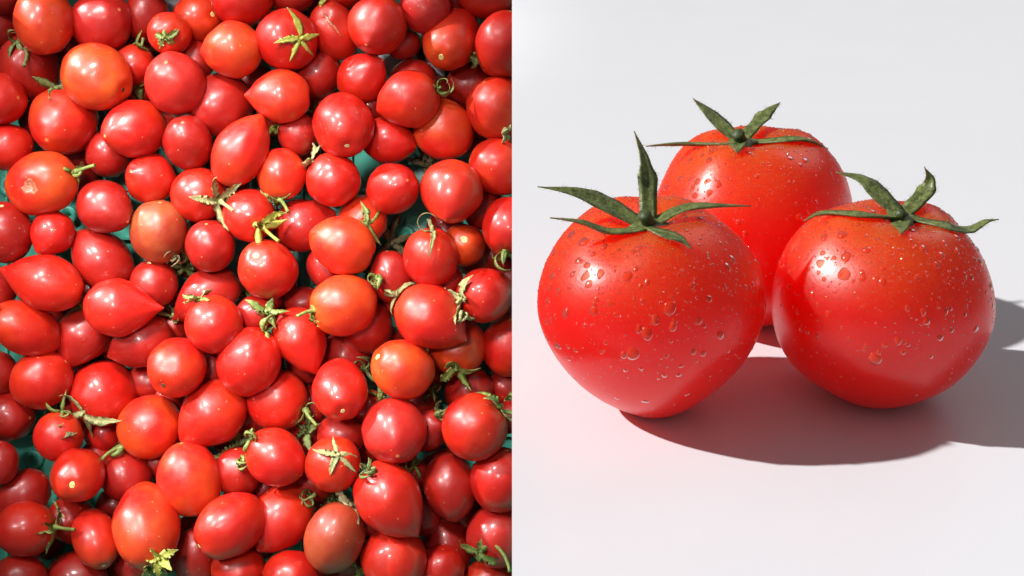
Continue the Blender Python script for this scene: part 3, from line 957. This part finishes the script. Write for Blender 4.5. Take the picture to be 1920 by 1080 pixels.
def cherry_body(k):
    cx, cy, a, b_, ang, tl, pt, lay, c = T[k]
    dep = DEPTH[k]
    s = dep / FPX
    A, E = R(ang), R(tl)
    dl = (math.cos(E) * math.cos(A), math.cos(E) * math.sin(A), math.sin(E))
    d = V(*dl)
    La2 = a * a - (b_ * math.sin(E)) ** 2
    La = math.sqrt(max(La2, (b_ * .9) ** 2 * math.cos(E) ** 2)) / max(math.cos(E), .2)
    La = min(max(La, b_ * 0.93), b_ * 1.42) * s
    Lb = b_ * s
    t1, t2, n = frame_from(d, V(0.2, 0.1, 1))
    nu, nv = 44, 30
    off = Vector((k * 3.7, k * 1.3, k * 2.1))
    rnd = random.Random(k * 17 + 3)
    ph = [rnd.uniform(0, 6.28) for _ in range(4)]
    dents = [(V(*q[:3]).normalized(), q[3], q[4]) for q in DENTS.get(k, [])]
    vs, fs, tt = [], [], []
    stem_pt = None

    def point(th, f):
        z, r = math.cos(th), math.sin(th)
        sft = min(1, max(0, (z - .05) / .95))
        r2 = r * (1 - .40 * pt * sft)
        z2 = z + pt * .17 * math.exp(-(th / .24) ** 2) + 0.0 * sft
        z2 += .075 * math.exp(-((PI - th) / .26) ** 2)
        u = t1 * math.cos(f) + t2 * math.sin(f)
        q = Vector((r * math.cos(f), r * math.sin(f), z))
        kk = 1 + .032 * noise.noise(q * 1.5 + off) + 0.022 * noise.noise(q * 2.9 + off * 2) + .011 * r * math.cos(3 * f + ph[0]) + .009 * r * math.cos(2 * f + ph[1] + z)
        p = u * (r2 * Lb * kk) + n * (z2 * La * kk)
        for dv, dr, dd in dents:
            x = p.normalized().angle(dv) / dr
            if x < 2.5:
                p = p * (1 - dd * math.exp(-x * x))
        return p
    for i in range(nv + 1):
        th = PI * i / nv
        th = th - 0.10 * math.sin(2 * th)      # denser rings at both ends
        for j in range(nu):
            p = point(th, 2 * PI * j / nu)
            vs.append(p)
            tt.append(math.cos(th))
    for i in range(nv):
        for j in range(nu):
            q = (i * nu + j, (i + 1) * nu + j, (i + 1) * nu + (j + 1) % nu, i * nu + (j + 1) % nu)
            if i == 0:
                fs.append(q[:3])
            elif i == nv - 1:
                fs.append((q[0], q[1], q[3]))
            else:
                fs.append(q)
    loc = P(cx, cy, dep)
    return vs, fs, tt, loc, d, point(PI, 0), La, Lb, s


def blade_curve(look, Ls, frm, phi, rnd, Rb):
    """centreline of one cherry-tomato sepal in the calyx frame"""
    t1, t2, n = frm
    out = t1 * math.cos(phi) + t2 * math.sin(phi)
    pts, ups = [], []
    if look == 'star':
        el, curl, twist = R(rnd.uniform(-4, 8)), R(rnd.uniform(-70, -30)), 0.0
        curl2 = R(rnd.uniform(-20, 110))
    elif look == 'curl':
        el, curl = R(rnd.uniform(0, 35)), R(rnd.choice((1, 1, -.7)) * rnd.uniform(110, 300))
        curl2 = 0
    elif look == 'cup':
        el, curl = R(rnd.uniform(-10, 25)), R(rnd.uniform(-140, -60))
        curl2 = R(rnd.uniform(-60, 160))
    else:
        el, curl = R(rnd.uniform(-5, 40)), R(rnd.uniform(-90, 60))
        curl2 = R(rnd.uniform(-80, 140))
    nseg = 11
    p = out * Ls * 0.07
    side = n.cross(out)
    drift = rnd.uniform(-.8, .8)
    tw = rnd.uniform(-1.3, 1.3) if look != 'star' else rnd.uniform(-.4, .4)
    for i in range(nseg):
        t = i / (nseg - 1)
        ang = el + curl * t + curl2 * max(0, t - .55)
        dirv = (out + side * drift * t).normalized() * math.cos(ang) + n * math.sin(ang)
        pts.append(p.copy())
        ups.append(n * math.cos(ang) - out * math.sin(ang) + side * (tw * t + rnd.uniform(-.2, .2)))
        p = p + dirv * (Ls / (nseg - 1))
    return pts, ups


def add_calyx(parent, at, n, look, leaf, stemlen, seplen, s, rnd, Rb, name='calyx', top=False, path=None):
    frm = frame_from(n, V(rnd.uniform(-1, 1), rnd.uniform(-1, 1), .3))
    t1, t2, _ = frm
    sg = 10
    hv, hf, ht = [], [], []
    for rr, hh in ((5.0, -1.2), (5.4, .6), (4.0, 2.0), (2.2, 2.6)):
        for j in range(sg):
            a = 2 * PI * j / sg
            kk = 1 + .12 * math.cos(5 * a)
            hv.append(at + (t1 * math.cos(a) + t2 * math.sin(a)) * rr * s * kk + n * hh * s)
            ht.append(0)
    for i in range(3):
        for j in range(sg):
            hf.append((i * sg + j, i * sg + (j + 1) % sg, (i + 1) * sg + (j + 1) % sg, (i + 1) * sg + j))
    hf.append(tuple(3 * sg + j for j in range(sg)))
    hf.append(tuple(range(sg - 1, -1, -1)))
    hub = obj(name, hv, hf, LEAF[leaf], parent, ht)
    kids = parent if top else hub
    W = {'star': 6.0, 'curl': 4.2, 'cup': 9.0, 'leafy': 7.5}[look]
    seplen *= 1.7
    W *= 1.2
    nsp = 5 if look != 'cup' else 4
    ph0 = rnd.uniform(0, 6.28)
    for q in range(nsp):
        if look in ('leafy', 'curl') and rnd.random() < .12:
            continue
        Ls = seplen * s * rnd.uniform(.75, 1.15)
        pts, ups = blade_curve(look, Ls, frm, ph0 + 2 * PI * q / nsp + rnd.uniform(-.25, .25), rnd, Rb)
        pts = [p + at + n * 1.0 * s for p in pts]
        wd = []
        for i in range(len(pts)):
            t = i / (len(pts) - 1)
            wd.append(W * s * rnd.uniform(.72, 1.12) * ((.7 + .3 * math.sin(min(1, t / .4) * PI / 2)) if t < .4 else max(.10, 1 - ((t - .4) / .6) ** 1.5)))
        g = strip(pts, wd, ups, .8 * s, rnd.uniform(-.8, .9))
        obj('sepal', g[0], g[1], LEAF[leaf], kids, g[2])
    if path:
        q = spline([tuple(p) for p in path], 11)
        r0 = 3.6 * s
        g = tube(q, [r0 * (1.9 if i == 0 else 1.35 if i == 1 else 1.0 - .02 * i) for i in range(10)] + [r0 * 1.02], 10)
        obj('stem', g[0], g[1], LEAF[leaf], kids, g[2])
    elif stemlen > 1:
        bend = (t1 * rnd.uniform(-1, 1) + t2 * rnd.uniform(-1, 1)) * .5
        pts = [at + n * (1.5 * s) + (n * u + bend * u * u) * stemlen * s for u in (0, .2, .4, .6, .8, .93, 1)]
        r0 = 3.2 * s
        g = tube(pts, [r0 * 1.35, r0, r0 * .9, r0 * .88, r0 * .95, r0 * 1.08, r0 * .8], 8)
        obj('stem', g[0], g[1], LEAF[leaf], kids, g[2])
    return hub


LABEL = {}
ROOTS = {}
HV, HF = [], []
for k in T:
    vs, fs, tt, loc, d, sp, La, Lb, s = cherry_body(k)
    rnd = random.Random(k * 31 + 1)
    hb = len(HV)
    HV += [v + loc for v in vs]
    HF += [tuple(i + hb for i in f) for f in fs]
    has = k in CALYX or k in SCARS or k == 47 or k == 29
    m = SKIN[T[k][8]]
    if not has:
        root = obj('cherry_tomato', vs, fs, m, None, tt)
        root.location = loc
    else:
        root = empty('cherry_tomato', loc)
        obj('body', vs, fs, m, root, tt)
        if k in CALYX:
            look, leaf, sl, sep = CALYX[k]
            pth = None
            if k in STEMPATH:
                sdep = (loc + sp - CAM).dot(AF)
                pth = [P(a, b, sdep - .003 - .010 * i / (len(STEMPATH[k]) - 1)) - loc for i, (a, b) in enumerate(STEMPATH[k])]
            add_calyx(root, sp - d * 2.5 * s, -d, look, leaf, sl, sep, s, rnd, Lb, path=pth)
        if k in SCARS:
            t1, t2, n = frame_from(-d)
            sv, sf = [], []
            sg = 12
            big = 1.6 if k == 75 else (1.35 if k in (42, 85, 58, 108) else 1.0)
            for rr, hh in ((4.4, -.9), (4.6, .35), (3.3, .9), (1.7, .35), (.7, .3)):
                for j in range(sg):
                    a = 2 * PI * j / sg
                    kk = 1 + .13 * math.sin(2 * a + k) + .08 * math.sin(5 * a + k)
                    sv.append(sp + (t1 * math.cos(a) + t2 * math.sin(a)) * rr * kk * s * big + n * hh * s)
            for i in range(4):
                for j in range(sg):
                    sf.append((i * sg + j, i * sg + (j + 1) % sg, (i + 1) * sg + (j + 1) % sg, (i + 1) * sg + j))
            sf.append(tuple(4 * sg + j for j in range(sg)))
            obj('stem_scar', sv, sf, SCARS[k], root)
        if k == 47:
            # weeping wound: torn rim with pale flesh
            dv = V(-.13, -.2, 1).normalized()
            t1, t2, n = frame_from(dv)
            bv = BVHTree.FromPolygons(vs, fs)
            h = bv.ray_cast(dv * .2, -dv)
            c0 = h[0]
            wv, wf = [], []
            sg = 16
            for rr, hh in ((15, .3), (13, 1.6), (10, .8), (5, .9), (1.2, 1.2)):
                for j in range(sg):
                    a = 2 * PI * j / sg
                    kk = 1 + .16 * math.sin(3 * a + 1) + .10 * math.sin(7 * a)
                    base_ = c0 + (t1 * math.cos(a) + t2 * math.sin(a)) * rr * kk * s * .95
                    hq = bv.ray_cast(base_ + n * .05, -n)
                    q0 = hq[0] if hq[0] else base_
                    wv.append(q0 + n * (hh + .5 * math.sin(a * 4 + rr)) * s * .5)
            for i in range(4):
                for j in range(sg):
                    wf.append((i * sg + j, i * sg + (j + 1) % sg, (i + 1) * sg + (j + 1) % sg, (i + 1) * sg + j))
            wf.append(tuple(4 * sg + j for j in range(sg)))
            obj('wound', wv, wf, FLESH, root)
        if k == 29:
            bv = BVHTree.FromPolygons([v + loc for v in vs], fs)
            pts, ups = [], []
            for px, py in ((606, 24), (612, 32), (618, 42), (627, 50), (634, 60), (642, 72)):
                h = raypx(bv, px, py)
                if h[0] is not None:
                    pts.append(h[0] - loc + h[1] * .0004)
                    ups.append(h[1])
            if len(pts) > 3:
                g = strip(pts, [1 * s, 3 * s, 3.5 * s, 3 * s, 2 * s, .6 * s][:len(pts)], ups, .0006, -.1)
                obj('split', g[0], g[1], FLESH, root, g[2])
    ROOTS[k] = root

HEAP = BVHTree.FromPolygons(HV, HF)
# ---- loose calyces and dried trimmings between the tomatoes
LOOSE = [
    (346, 500, 'leafy', 'k', 18, 34, .9, 42, 'dried dark green calyx lying'), (690, 503, 'curl', 'g', 14, 34, .5, 43, 'curling green calyx lying'),
    (735, 455, 'leafy', 'b', 6, 44, 1.2, 69, 'withered brown calyx lying'), (684, 692, 'curl', 'k', 8, 34, 1.4, 85, 'dark curled calyx lying'),
    (712, 742, 'curl', 'g', 4, 36, .5, 87, 'ring-curled green calyx lying'), (810, 733, 'curl', 'g', 6, 30, .7, 83, 'coiled green calyx lying'),
    (133, 815, 'leafy', 'b', 4, 34, .5, 108, 'crumpled brown dried calyx lying'), (462, 548, 'cup', 'k', 22, 26, .9, 56, 'thick-stalked green calyx lying'),
    (500, 588, 'leafy', 'g', 14, 24, .6, 92, 'pale pointed green calyx lying'), (583, 930, 'curl', 'k', 6, 30, 1.2, 122, 'dark coiled calyx lying'),
    (658, 945, 'leafy', 'b', 8, 30, .9, 124, 'shrivelled brown calyx lying'), (775, 872, 'curl', 'g', 14, 28, 1.0, 88, 'wispy green calyx lying'),
    (155, 575, 'curl', 'g', 14, 30, .6, 55, 'small looped green calyx lying'), (100, 765, 'curl', 'g', 18, 38, .5, 101, 'tangled green calyx lying'),
    (745, 553, 'curl', 't', 10, 30, .8, 81, 'thin tan calyx lying'), (575, 808, 'leafy', 'k', 8, 30, 1.0, 93, 'dim green calyx lying'),
    (445, 832, 'leafy', 'k', 12, 36, 1.0, 94, 'shaded spiky calyx lying'), (790, 98, 'cup', 'k', 10, 34, 1.6, 62, 'dark leafy calyx lying'),
    (800, 308, 'leafy', 'b', 2, 34, 1.6, 70, 'dull brown leaf scrap lying'), (888, 105, 'cup', 'k', 12, 18, 1.1, 58, 'short cut green calyx lying'),
    (690, 880, 'curl', 'k', 10, 28, 1.0, 127, 'thin dark calyx strand lying'), (105, 165, 'leafy', 'k', 6, 26, 1.4, 7, 'small dark calyx lying'),
    (512, 243, 'cup', 'y', 4, 18, 1.0, 32, 'small yellow-green calyx tip lying'), (588, 210, 'curl', 'k', 4, 18, 1.4, 24, 'tiny coiled dark calyx lying'),
    (603, 6, 'curl', 'y', 2, 22, .5, 29, 'small pale ring-like calyx lying'), (955, 745, 'curl', 'g', 8, 32, .9, 88, 'looped dull green calyx lying'),
    (470, 822, 'curl', 'g', 10, 30, .9, 119, 'spindly green calyx lying'), (622, 935, 'curl', 'k', 4, 24, 1.2, 123, 'thin coiled green calyx lying'),
    (300, 1048, 'leafy', 'y', 8, 26, .3, 115, 'frayed yellow-green calyx scrap lying'), (330, 480, 'curl', 'b', 4, 26, 1.2, 44, 'dry brown calyx strand lying'),
    (323, 594, 'curl', 'k', 14, 26, 1.2, 95, 'dark hanging calyx lying'), (452, 862, 'curl', 'g', 14, 30, 1.2, 107, 'dangling green calyx strand lying'),
    (706, 520, 'curl', 'g', 14, 28, .8, 80, 'pale looped calyx lying'), (118, 772, 'curl', 'g', 14, 30, .6, 108, 'thin curling green calyx lying'),
    (865, 585, 'curl', 't', 8, 26, .6, 83, 'hook-shaped pale calyx lying'), (455, 515, 'curl', 't', 6, 22, 1.2, 41, ''),
    (945, 250, 'curl', 't', 6, 22, .1, 66, 'tan curled calyx lying'), (500, 880 - 360, 'curl', 'k', 4, 2, 3, 42, ''),
    (820, 772, 'leafy', 'k', 6, 22, .8, 89, ''), (470, 560, 'curl', 'k', 8, 22, .9, 46, ''),
]
LOOSE = [q for q in LOOSE if q[8]]

# ---- labels: landmarks told by their look, the rest by the landmark they lie next to
LM = {
 3: ('big glossy orange cherry tomato at the top left corner', 'big orange tomato at top left'),
 4: ('rose red cherry tomato at the top edge right of the big orange one', 'rose red tomato at the top edge'),
 6: ('small red cherry tomato with a little green star calyx facing up', 'small green-starred tomato'),
 7: ('large oval orange cherry tomato with a brown scar on its right end', 'large oval orange tomato with brown scar'),
 8: ('deep red cherry tomato with a curled green calyx and downward stalk, left edge', 'tomato with downward stalk at left'),
 21: ('round orange cherry tomato with a pale corky fleck, near the top', 'round orange tomato with pale fleck'),
 25: ('red cherry tomato wearing a large bright yellow-green star calyx', 'tomato with a bright yellow star calyx'),
 24: ('orange-red cherry tomato below the star-calyx one with its point to the left', 'orange-red tomato pointing left'),
 29: ('red cherry tomato with split torn skin near the top edge', 'split cherry tomato'),
 58: ('dented orange-red cherry tomato with a round yellow stem scar at top right', 'dented tomato with yellow scar'),
 62: ('bright red cherry tomato pointing left with a green calyx on its right side', 'bright tomato with calyx on its right'),
 61: ('red cherry tomato with a dark speck beside its pointed tip', 'tomato with dark speck'),
 36: ('bright red cherry tomato with a corky stem scar at its lower end', 'bright tomato with corky scar below'),
 32: ('long bright red plum-shaped tomato slanting up to the right', 'long slanting plum-shaped tomato'),
 37: ('orange-red cherry tomato with a green stalked calyx at its bottom', 'orange-red tomato with calyx at bottom'),
 39: ('red cherry tomato with yellow-green calyx and long stalk pointing lower right', 'tomato with yellow-green stalked calyx'),
 42: ('round red cherry tomato with a pale yellow stem spot facing the viewer, beside bare crate', 'tomato with pale stem spot'),
 44: ('dull matt orange cherry tomato left of centre', 'dull matt orange tomato'),
 47: ('orange-red cherry tomato with a weeping round wound and knotted calyx', 'wounded tomato'),
 52: ('long red cherry tomato at the left edge with a sharp point to upper left', 'long sharp-pointed tomato at the left edge'),
 55: ('bright red teardrop cherry tomato with its sharp point to the right', 'teardrop tomato'),
 43: ('smooth orange-red oval cherry tomato lying on top at the centre', 'smooth oval tomato at the centre'),
 70: ('large orange-red cherry tomato with its blossom tip pointing down, above the tan calyx', 'large tomato with downward tip'),
 74: ('red cherry tomato crowned by a large curling tan calyx', 'tomato with curling tan calyx'),
 75: ('small orange-red cherry tomato with a corky patch on its face', 'small tomato with corky patch'),
 80: ('large orange-red cherry tomato with a pale green calyx and stalk on its left', 'large tomato with calyx on left'),
 81: ('large red cherry tomato pointing lower right, lying on top', 'large tomato pointing lower right'),
 83: ('orange-red cherry tomato with a broad leafy green calyx at its bottom', 'tomato with broad leafy calyx'),
 85: ('oval orange-red cherry tomato with a yellow stem spot at its upper left', 'oval tomato with yellow spot'),
 88: ('round bright red cherry tomato with green stalked calyx at upper right, right edge', 'round tomato near the lower right edge'),
 90: ('long red cherry tomato with a ring-shaped stem scar low on its face', 'long tomato with ring-shaped scar'),
 92: ('glossy red oval cherry tomato with a curled calyx on top, near the centre', 'glossy oval tomato under curled calyx'),
 93: ('red cherry tomato with a stalked green calyx on its right side below centre', 'tomato with stalked calyx on right'),
 94: ('large red cherry tomato with its tip pointing lower left, below centre', 'large tomato with tip to lower left'),
 95: ('red cherry tomato with a black slit-like stem scar near its bottom', 'tomato with black slit scar'),
 101: ('lobed red cherry tomato with a wide tan leafy calyx at its lower left', 'lobed tomato with tan leafy calyx'),
 108: ('small red cherry tomato with a yellow dot scar facing the viewer, lower left', 'small tomato with yellow dot scar'),
 112: ('red oval cherry tomato with green cupped calyx on its right, bottom left corner', 'oval tomato with cupped calyx'),
 115: ('big orange-red pear-shaped tomato with a torn yellow-green calyx at the bottom edge', 'big pear-shaped tomato'),
 107: ('tall orange-red cherry tomato with pale streaks at lower left of centre', 'tall streaked orange tomato'),
 118: ('glossy red oval cherry tomato near the bottom with a yellow scar on its left', 'glossy oval tomato near the bottom'),
 122: ('red cherry tomato with a pale thin five-pointed star calyx, lower half', 'tomato with pale thin star calyx'),
 123: ('orange-patched dull cherry tomato at the bottom with fine skin cracks', 'orange-patched tomato at the bottom'),
 124: ('large red cherry tomato with a small pit and its tip to the lower right', 'large pitted tomato'),
 131: ('rose red cherry tomato with thick hooked green stalk in the bottom right corner', 'tomato with thick hooked stalk'),
 56: ('red round cherry tomato with ring of window glints, small calyx on top', 'round tomato with small calyx on top'),
 16: ('round rose red cherry tomato beside the large oval orange one', 'round rose red tomato at upper left'),
 10: ('orange-red cherry tomato under the large oval orange one, blossom tip facing down', 'orange-red tomato with tip facing down'),
 66: ('large red cherry tomato cut by the right edge above the orange one', 'large red tomato at upper right'),
 71: ('orange-flushed cherry tomato at the right edge beside the downward-tipped one', 'orange-flushed tomato at the right edge'),
}
CN = {'r': 'red', 'd': 'deep red', 'k': 'rose red', 'o': 'orange-red', 'O': 'orange', 'u': 'dull orange'}
used = set()


def dirname(dx, dy):
    a = math.degrees(math.atan2(-dy, dx)) % 360
    return ['right of', 'above right of', 'above', 'above left of', 'left of', 'below left of', 'below', 'below right of'][int(((a + 22.5) % 360) // 45)]


for k in T:
    if k in LM:
        lab = LM[k][0]
    else:
        cx, cy, a, b_, ang, tl, pt, lay, c = T[k]
        size = 'half-hidden' if lay >= 1 else ('pointed' if pt >= .4 else ('oval' if a > b_ * 1.12 else 'round'))
        col = CN[c]
        cand = sorted(LM, key=lambda j: math.hypot(T[j][0] - cx, T[j][1] - cy))
        lab = None
        for j in cand:
            dn = dirname(cx - T[j][0], cy - T[j][1])
            dist = math.hypot(T[j][0] - cx, T[j][1] - cy)
            rival = any(q != k and dirname(T[q][0] - T[j][0], T[q][1] - T[j][1]) == dn and
                        math.hypot(T[q][0] - T[j][0], T[q][1] - T[j][1]) < dist for q in T if not (k < 300 and q >= 300))
            l2 = '%s %s tomato nearest %s the %s' % (size, col, dn, LM[j][1])
            if not rival and l2 not in used:
                lab = l2
                break
        if lab is None:
            j = cand[0]
            lab = '%s %s tomato wedged %s the %s' % (size, col, dirname(cx - T[j][0], cy - T[j][1]), LM[j][1])
    used.add(lab)
    LABEL[k] = lab
    tag(ROOTS[k], lab, 'cherry tomato', 'cherry tomatoes heaped in the green crate')

for i, (px, py, look, leaf, sl, sep, lay, near, txt) in enumerate(LOOSE):
    rnd = random.Random(900 + i)
    # rests on whatever lies behind it
    h = raypx(HEAP, px, py)
    dep = min((h[0] - CAM).dot(AF) - .004 if h[0] is not None else 9, D0 + .05)
    s = dep / FPX
    root = empty('loose_calyx', P(px, py, dep))
    short = LM[near][1] if near in LM else LABEL[near].split(' nearest')[0]
    lab = '%s %s the %s' % (txt, dirname(px - T[near][0], py - T[near][1]), short)
    tag(root, lab, 'calyx', 'loose calyces among the cherry tomatoes')
    n = V(rnd.uniform(-.9, .9), rnd.uniform(-.9, .9), 1).normalized()
    add_calyx(root, Vector((0, 0, 0)), n, look, leaf, sl, sep, s, rnd, .02, 'hub', True)

# ---- two glimpses of white paper lining in gaps at the top
for (px, py, wpx, hpx, txt) in ((772, 108, 62, 46, 'white paper lining glimpsed in the gap at upper right of the heap'),
                                (318, 8, 40, 34, 'white paper lining glimpsed in the gap at the top edge')):
    dep = FLOOR - 0.022
    s = dep / FPX
    vs, fs = [], []
    n = 9
    for side in (0, 1):
        for i in range(n):
            for j in range(n):
                x, y = (i / (n - 1) - .5) * wpx * s * 2, (j / (n - 1) - .5) * hpx * s * 2
                z = .004 * noise.noise(Vector((x * 60, y * 60, px)))
                vs.append(V(x, y, z - .0004 * side))
    for side in (0, 1):
        for i in range(n - 1):
            for j in range(n - 1):
                q = [side * n * n + i * n + j, side * n * n + (i + 1) * n + j, side * n * n + (i + 1) * n + j + 1, side * n * n + i * n + j + 1]
                fs.append(tuple(q if side == 0 else q[::-1]))
    o = obj('paper_lining', vs, fs, PAPER)
    o.location = P(px, py, dep)
    tag(o, txt, 'paper', 'scraps of paper lining')
